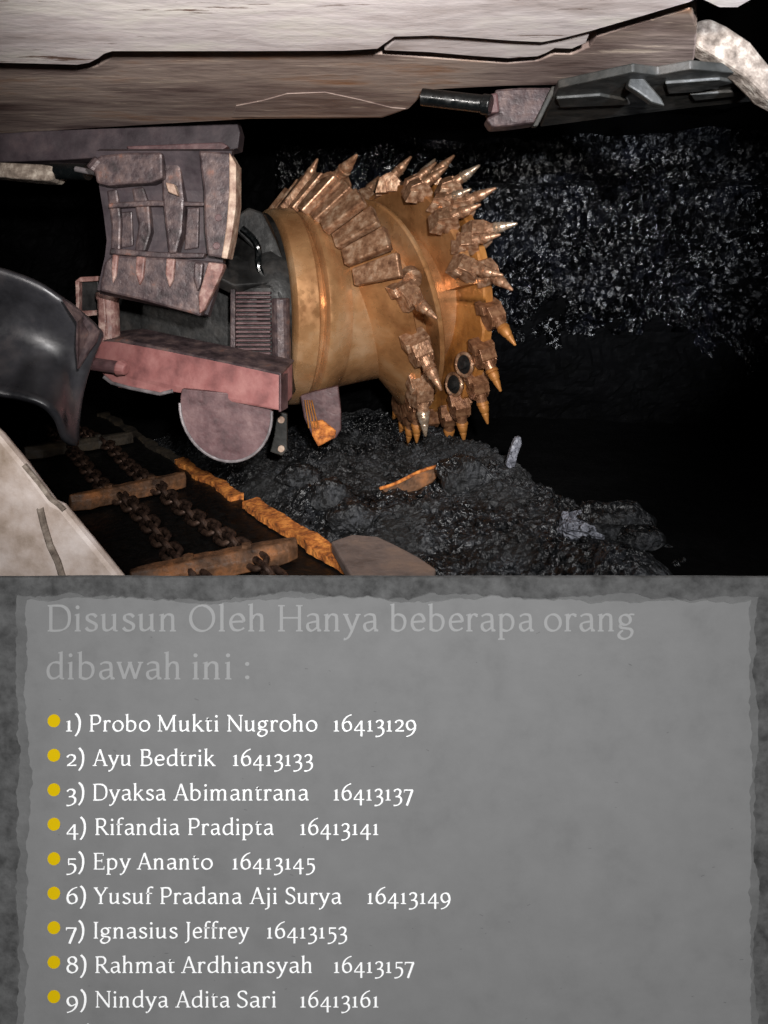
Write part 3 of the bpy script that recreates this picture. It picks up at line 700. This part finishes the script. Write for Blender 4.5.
# make sure thickness goes away from the viewer
for p in o.data.polygons[:1]:
    if p.normal.y > 0: sd.offset = 1
def torn(x0, y0, x1, y1, seed, amp, Y, t):
    pts = []
    def jit(s, k): return amp*(nz((s*.012, k, seed))*1.6+nz((s*.05, k, seed))*.8+nz((s*.19, k, seed))*.5)
    N = 170
    for i in range(N): x = x0+(x1-x0)*i/N; pts.append((x, y0+jit(x, 1)))
    for i in range(N): y = y0+(y1-y0)*i/N; pts.append((x1+jit(y, 4), y))
    for i in range(40): x = x1+(x0-x1)*i/40; pts.append((x, y1+jit(x, 7)))
    for i in range(N): y = y1+(y0-y1)*i/N; pts.append((x0+jit(y, 9), y))
    w = [P(x, y, Y) for x, y in pts]
    return extrude(w, Vector((0, t, 0)))
under = obj('torn_underlayer', *torn(17, 597, 756, 1066, 2.2, 4.2, YB-.004, .004), M['under'], board)
sheet = obj('paper_sheet', *torn(27, 600, 750, 1060, 5.7, 4.0, YB-.008, .004), M['paper'], board)
def specks():
    vs = []; r2 = random.Random(5)
    for i in range(60):
        x = r2.uniform(50, 740); y = r2.uniform(610, 1020); L = r2.uniform(1, 4); a = r2.uniform(-.5, .5)
        q = [P(x, y, YB-.0085), P(x+L, y+L*a, YB-.0085), P(x+L, y+L*a+.7, YB-.0085), P(x, y+.7, YB-.0085)]
        vs.append((q, [[0,1,2,3]]))
    return join(*vs)
o = obj('fibre_flecks', *specks(), M['under'], sheet); o['kind'] = 'stuff'

# ---- lettering: strokes of a broad nib
TH, TN, NIB = 84, 40, math.radians(24)
XH, CAP, ASC, DES = 465, 680, 720, -215
def nibw(dx, dy):
    a = math.atan2(dy, dx); return TN+(TH-TN)*abs(math.sin(a-NIB))
def stroke(pts, closed=False, wmul=1, width=None):
    n = len(pts); Lf = []; Rt = []
    for i, p in enumerate(pts):
        a = pts[(i-1) % n] if (closed or i > 0) else p; b = pts[(i+1) % n] if (closed or i < n-1) else p
        dx, dy = b[0]-a[0], b[1]-a[1]; l = math.hypot(dx, dy) or 1; w = (width or nibw(dx, dy)*wmul)/2
        Lf.append((p[0]-dy/l*w, p[1]+dx/l*w)); Rt.append((p[0]+dy/l*w, p[1]-dx/l*w))
    q = []
    for i in range(n if closed else n-1):
        j = (i+1) % n; q.append([Lf[i], Lf[j], Rt[j], Rt[i]])
    return q
def Cv(*pts, **k): return stroke(sm(list(pts), 7), **k)
def Ln(*pts, **k): return stroke(list(pts), **k)
def V_(x, y0, y1, w=TH): return [[(x-w/2, y0), (x+w/2, y0), (x+w/2, y1), (x-w/2, y1)]]
def S_(x0, x1, y, t=38): return [[(x0, y), (x1, y), (x1-8, y+t), (x0+8, y+t)]] if y < 300 else [[(x0+8, y-t), (x1-8, y-t), (x1, y), (x0, y)]]
def Or(cx, cy, rx, ry):
    return stroke([(cx+rx*math.cos(k*math.pi/16), cy+ry*math.sin(k*math.pi/16)) for k in range(32)], closed=True)
def Dt(x, y, r=52): return [[(x+r*math.cos(k*math.pi/6), y+r*math.sin(k*math.pi/6)) for k in range(12)]]
def Fl(x, y): return [[(x-78, y-45), (x-40, y-36), (x-40, y-60), (x+42, y-60), (x+42, y+14), (x-78, y-18)]]   # flag serif of a stem top
G = {}
def g(ch, adv, *parts): G[ch] = (adv, [q for p in parts for q in p])
arch = lambda x, w: Cv((x+20, 330), (x+75, 405), (x+w*.55, 440), (x+w-22, 410), (x+w, 320))+V_(x+w, 0, 330)
g('n', 530, V_(110,0,440), Fl(110,450), S_(30,190,0), arch(110,265), S_(300,455,0))
g('m', 810, V_(110,0,440), Fl(110,450), S_(30,190,0), arch(110,260), S_(300,445,0), arch(370,270), S_(570,725,0))
g('h', 530, V_(110,0,700), Fl(110,712), S_(30,190,0), arch(110,265), S_(300,455,0))
g('r', 375, V_(110,0,440), Fl(110,450), S_(30,205,0), Cv((125,320),(175,410),(240,440),(300,425),(320,405)), Dt(312,400,34))
g('u', 530, V_(105,110,440), Fl(105,450), Cv((105,140),(120,60),(185,28),(265,50),(350,120)), V_(375,20,440), Fl(375,450), [[(375,0),(450,0),(462,36),(375,52)]])
g('i', 265, V_(125,0,440), Fl(125,450), S_(45,205,0), Dt(120,620))
g('j', 255, V_(130,-60,440), Fl(130,450), Cv((130,-40),(118,-130),(60,-190),(-15,-210)), Dt(125,620))
g('l', 265, V_(125,0,700), Fl(125,712), S_(45,205,0))
g('k', 510, V_(110,0,700), Fl(110,712), S_(30,190,0), Ln((140,215),(370,440),wmul=.9), Ln((210,270),(420,20)), S_(300,420,450), S_(350,500,0))
g('t', 345, V_(130,90,560), Cv((130,110),(145,45),(205,25),(290,50)), [[(35,415),(290,415),(300,455),(35,455)]], [[(92,455),(172,455),(172,590)]])
g('f', 330, V_(120,0,560), S_(40,235,0), Cv((120,540),(145,640),(220,690),(330,670)), [[(35,415),(280,415),(290,455),(35,455)]])
g('o', 535, Or(267,228,192,210))
g('b', 550, V_(110,30,700), Fl(110,712), Cv((120,360),(200,430),(300,430),(400,370),(440,240),(400,100),(310,30),(210,20),(110,60)))
g('d', 555, V_(430,20,700), Fl(430,712), Cv((430,405),(330,440),(210,425),(120,340),(90,215),(120,90),(200,30),(300,40),(425,125)), [[(430,0),(505,0),(515,36),(430,52)]])
g('p', 555, V_(115,-210,440), Fl(115,450), S_(35,215,-215), Cv((120,350),(210,430),(310,430),(405,365),(440,240),(405,100),(320,30),(220,20),(120,55)))
g('a', 485, Cv((75,385),(150,430),(240,440),(330,410),(355,310)), V_(355,60,330), [[(340,0),(440,0),(455,36),(396,80),(340,80)]], Cv((355,260),(230,245),(110,205),(85,120),(130,40),(220,25),(350,115)))
g('e', 485, Cv((90,240),(200,250),(320,258),(405,262),(390,350),(330,425),(240,442),(150,400),(88,290),(92,160),(150,60),(250,28),(350,50),(415,95)))
g('s', 410, Cv((330,370),(270,430),(190,440),(110,405),(100,320),(170,265),(260,220),(325,160),(310,70),(230,25),(130,35),(65,100)))
g('g', 500, Or(215,300,135,128), Cv((300,395),(360,440),(455,432),width=46), Cv((120,200),(85,150),(120,100),(230,80),(350,60),(395,-20),(340,-130),(210,-190),(90,-160),(50,-90),(90,-20),(160,30)))
g('w', 730, Ln((70,440),(215,20)), Ln((215,20),(355,420),wmul=.9), Ln((355,440),(500,20)), Ln((500,20),(640,440),wmul=.9), S_(10,150,455), S_(560,710,455), S_(300,420,455))
g('y', 500, Ln((75,440),(255,30)), Cv((420,440),(330,220),(250,20),(170,-130),(90,-195),(30,-190)), S_(10,160,455), S_(340,485,455))
# capitals
g('P', 560, V_(125,0,680), S_(40,230,0), S_(40,200,680), Cv((110,655),(260,665),(400,640),(470,530),(455,400),(350,310),(140,300)))
g('R', 610, V_(125,0,680), S_(40,220,0), S_(40,200,680), Cv((110,655),(250,665),(380,640),(440,540),(425,420),(330,340),(140,330)), Ln((270,340),(520,20)), S_(460,610,0))
g('B', 580, V_(125,0,680), S_(40,140,0), S_(40,200,680), Cv((110,655),(250,665),(380,640),(420,540),(390,430),(300,375),(140,365)), Cv((290,370),(420,340),(490,240),(470,110),(370,35),(240,22),(110,25)))
g('D', 680, V_(125,0,680), S_(40,140,0), S_(40,200,680), Cv((110,655),(280,665),(440,640),(560,530),(595,350),(560,160),(440,50),(280,20),(110,22)))
g('E', 530, V_(125,0,680), S_(40,470,0), S_(40,450,680), [[(125,335),(380,335),(380,375),(125,375)]], [[(425,680),(450,680),(455,560),(420,570)]], [[(440,0),(475,0),(490,140),(455,130)]], [[(365,290),(392,280),(392,430),(365,420)]])
g('I', 300, V_(150,0,680), S_(60,240,0), S_(60,240,680))
g('J', 310, V_(165,0,680), S_(75,255,680), Cv((165,40),(155,-70),(100,-140),(10,-175)))
g('N', 710, V_(120,0,660,50), V_(590,0,680,50), Ln((110,650),(590,20)), S_(40,210,0), S_(30,150,680), S_(500,670,680))
g('M', 860, V_(150,0,660,48), V_(700,0,680,84), Ln((150,655),(420,60)), Ln((420,60),(690,650),wmul=.8), S_(60,250,0), S_(600,800,0), S_(60,180,680), S_(670,790,680))
g('A', 640, Ln((95,10),(320,680),wmul=.75), Ln((320,680),(550,10)), [[(180,215),(460,215),(455,252),(190,252)]], S_(10,190,0), S_(450,640,0))
g('Y', 590, Ln((80,660),(300,310)), Ln((300,310),(510,660),wmul=.8), V_(300,0,340), S_(205,395,0), S_(10,180,680), S_(430,590,680))
g('S', 500, Cv((405,560),(360,640),(260,668),(150,640),(95,540),(140,430),(250,365),(360,300),(415,200),(380,80),(270,18),(150,30),(65,110)), [[(395,640),(420,645),(425,510),(400,520)]], [[(60,30),(85,35),(70,170),(45,165)]])
g('O', 740, Or(370,340,290,328))
g('H', 740, V_(130,0,680), V_(610,0,680), S_(40,225,0), S_(40,225,680), S_(515,700,0), S_(515,700,680), [[(130,330),(610,330),(610,372),(130,372)]])
# old-style figures
g('1', 330, V_(165,0,440), S_(60,270,0), [[(75,400),(165,440),(205,465),(205,420),(130,400),(75,372)]])
g('2', 430, Cv((70,350),(120,430),(220,455),(320,410),(335,300),(250,170),(70,22)), [[(55,0),(390,0),(400,60),(110,48)]])
g('3', 420, Cv((75,370),(140,445),(240,455),(320,390),(310,270),(230,180),(130,150)), Cv((140,155),(260,155),(345,80),(340,-60),(250,-165),(130,-205),(50,-200)))
g('4', 480, V_(320,-200,440,76), Ln((320,440),(50,60),wmul=.8), [[(40,22),(455,22),(455,66),(40,66)]])
g('5', 430, [[(120,455),(380,455),(388,400),(120,400)]], V_(135,180,440,44), Cv((125,200),(230,225),(335,170),(365,40),(310,-100),(190,-185),(60,-205)))
g('6', 480, Cv((420,690),(270,620),(140,480),(85,300),(95,150),(160,45),(260,25),(370,90),(400,230),(340,370),(240,400),(100,320)))
g('7', 430, [[(50,400),(400,400),(400,455),(42,455)]], [[(42,455),(72,455),(66,330),(40,330)]], Ln((375,420),(160,-205),wmul=1.2))
g('8', 470, Or(235,520,130,140), Or(235,190,160,175))
g('9', 480, Cv((60,-205),(210,-150),(330,-30),(390,130),(390,280),(330,410),(220,445),(110,380),(80,240),(140,110),(240,75),(380,160)))
g('0', 500, Or(250,225,180,205))
g(')', 300, Cv((60,740),(160,600),(205,400),(195,160),(140,-40),(50,-190)))
g(':', 220, Dt(110,55), Dt(110,400))
g(' ', 220)
def set_word(word, x0, x1, base, cap, Y):
    polys = []; cx = 0
    for ch in word:
        adv, qs = G[ch]
        for q in qs: polys.append([(p[0]+cx, p[1]) for p in q])
        cx += adv
    mn = min(p[0] for q in polys for p in q); mx = max(p[0] for q in polys for p in q)
    sx = (x1-x0)/(mx-mn); sy = cap/680.0
    V = []; Fs = []
    for i, q in enumerate(polys):
        k = len(V); d = (i % 23)*1.2e-5
        for p in q: V.append(P(x0+(p[0]-mn)*sx, base-p[1]*sy, Y-d))
        Fs.append(list(range(k, k+len(q))))
    return V, Fs
def text_obj(name, words, base, cap, m, parent):
    if len(words) > 1:
        return [text_obj(name, [q], base, cap, m, parent) for q in words]
    w, a, b = words[0]; V, Fs = set_word(w, a, b, base, cap, YB-.0088)
    me = D.meshes.new(name); off = rootloc(parent)
    me.from_pydata([tuple(Vector(v)-off) for v in V], [], Fs); me.materials.append(m)
    bm = bmesh.new(); bm.from_mesh(me)
    for f in bm.faces:
        f.normal_update()
        if f.normal.y > 0: f.normal_flip()
    bm.to_mesh(me); bm.free()
    o = D.objects.new(name, me); C.objects.link(o); o.parent = parent
    return o
text_obj('heading_word', [('Disusun',47.5,176),('Oleh',189,265),('Hanya',278,378.5),('beberapa',390,534),('orang',544,634.5)], 631.5, 26.5, M['greyink'], sheet)
text_obj('heading_word', [('dibawah',46.5,180.5),('ini',192.5,231.5),(':',245,249.5)], 679.5, 26.5, M['greyink'], sheet)
LN = [
 [('1)',66,81),('Probo',89.6,150.3),('Mukti',157.5,218.5),('Nugroho',227,317.4),('16413129',333.7,416.2)],
 [('2)',66.4,84.4),('Ayu',92.5,131),('Bedtrik',140.3,215.7),('16413133',233,313)],
 [('3)',66.4,84.4),('Dyaksa',93,166),('Abimantrana',173.3,308.8),('16413137',333.7,413.4)],
 [('4)',66.4,86),('Rifandia',95.3,179.6),('Pradipta',188.2,273.8),('16413141',300.3,378.4)],
 [('5)',66.4,84.4),('Epy',93.6,131),('Ananto',136.6,212.8),('16413145',232.5,315)],
 [('6)',66.4,86),('Yusuf',93.6,153.5),('Pradana',160.4,242),('Aji',249.4,277),('Surya',285.3,341.6),('16413149',367.5,450.6)],
 [('7)',66,84.4),('Ignasius',93.6,177.6),('Jeffrey',184.7,249.4),('16413153',267,347.2)],
 [('8)',66.4,86.5),('Rahmat',95.3,174.7),('Ardhiansyah',181,312),('16413157',334,414.4)],
 [('9)',66.4,86.5),('Nindya',95.3,168.4),('Adita',175.3,230),('Sari',237,276),('16413161',300.3,378.4)],
 [('10)',66.4,92)],
]
for i, w in enumerate(LN):
    base = 731.5+34.5*i
    text_obj('list_word', w[:-1] or w, base, 16.6, M['white'], sheet)
    if len(w) > 1: text_obj('number_text', w[-1:], base, 16.6, M['white'], sheet)
    c = P(53.8, base-10.6, YB-.0088); rr = 6.3/F*YB
    V, Fs = extrude([c+Vector((rr*math.cos(k*math.pi/16), 0, rr*math.sin(k*math.pi/16))) for k in range(32)], Vector((0, .0008, 0)))
    obj('bullet', V, Fs, M['yellow'], sheet)

# ------------------------------------------------------------------ lights
def area(name, loc, target, size, power, col=(1,1,1), spread=math.pi):
    l = D.lights.new(name, 'AREA'); l.size = size; l.energy = power; l.color = col; l.spread = spread
    o = D.objects.new(name, l); C.objects.link(o); o.location = loc
    o.rotation_euler = (Vector(target)-Vector(loc)).to_track_quat('-Z', 'Y').to_euler(); return o
def spot(name, loc, target, power, ang, blend=.5, r=.1, col=(1,1,1)):
    l = D.lights.new(name, 'SPOT'); l.energy = power; l.spot_size = math.radians(ang); l.spot_blend = blend; l.shadow_soft_size = r; l.color = col
    o = D.objects.new(name, l); C.objects.link(o); o.location = loc
    o.rotation_euler = (Vector(target)-Vector(loc)).to_track_quat('-Z', 'Y').to_euler(); return o
spot('flash_lamp', (.25, -.25, 1.95), (-.05, 4.2, 2.15), 680, 68, .55, .06, (1, .97, .94))
spot('left_spot', (-1.0, -.6, 1.95), (-.7, 4.0, 2.0), 200, 56, .6, .08, (1, .95, .9))  # warm spot behind the camera, to the left
spot('board_fill_spot', (0, -1.5, 2.8), (0, 1.3, -.25), 800, 70, 1, .25)  # added spot out of view, there only to light the board
spot('coal_face_fill_spot', (1.0, -.3, 2.2), (1.75, 5.4, 1.9), 1100, 33, .9, .05, (.84, .9, 1))  # added bluish spot out of view, brightens the upper right coal wall
w = D.worlds.new('world'); bpy.context.scene.world = w; w.use_nodes = True
w.node_tree.nodes['Background'].inputs[0].default_value = (.5, .55, .65, 1); w.node_tree.nodes['Background'].inputs[1].default_value = .006
vs = bpy.context.scene.view_settings
vs.view_transform = 'Standard'; vs.look = 'None'; vs.exposure = 0; vs.gamma = 1
try: vs.use_curve_mapping = False
except Exception: pass
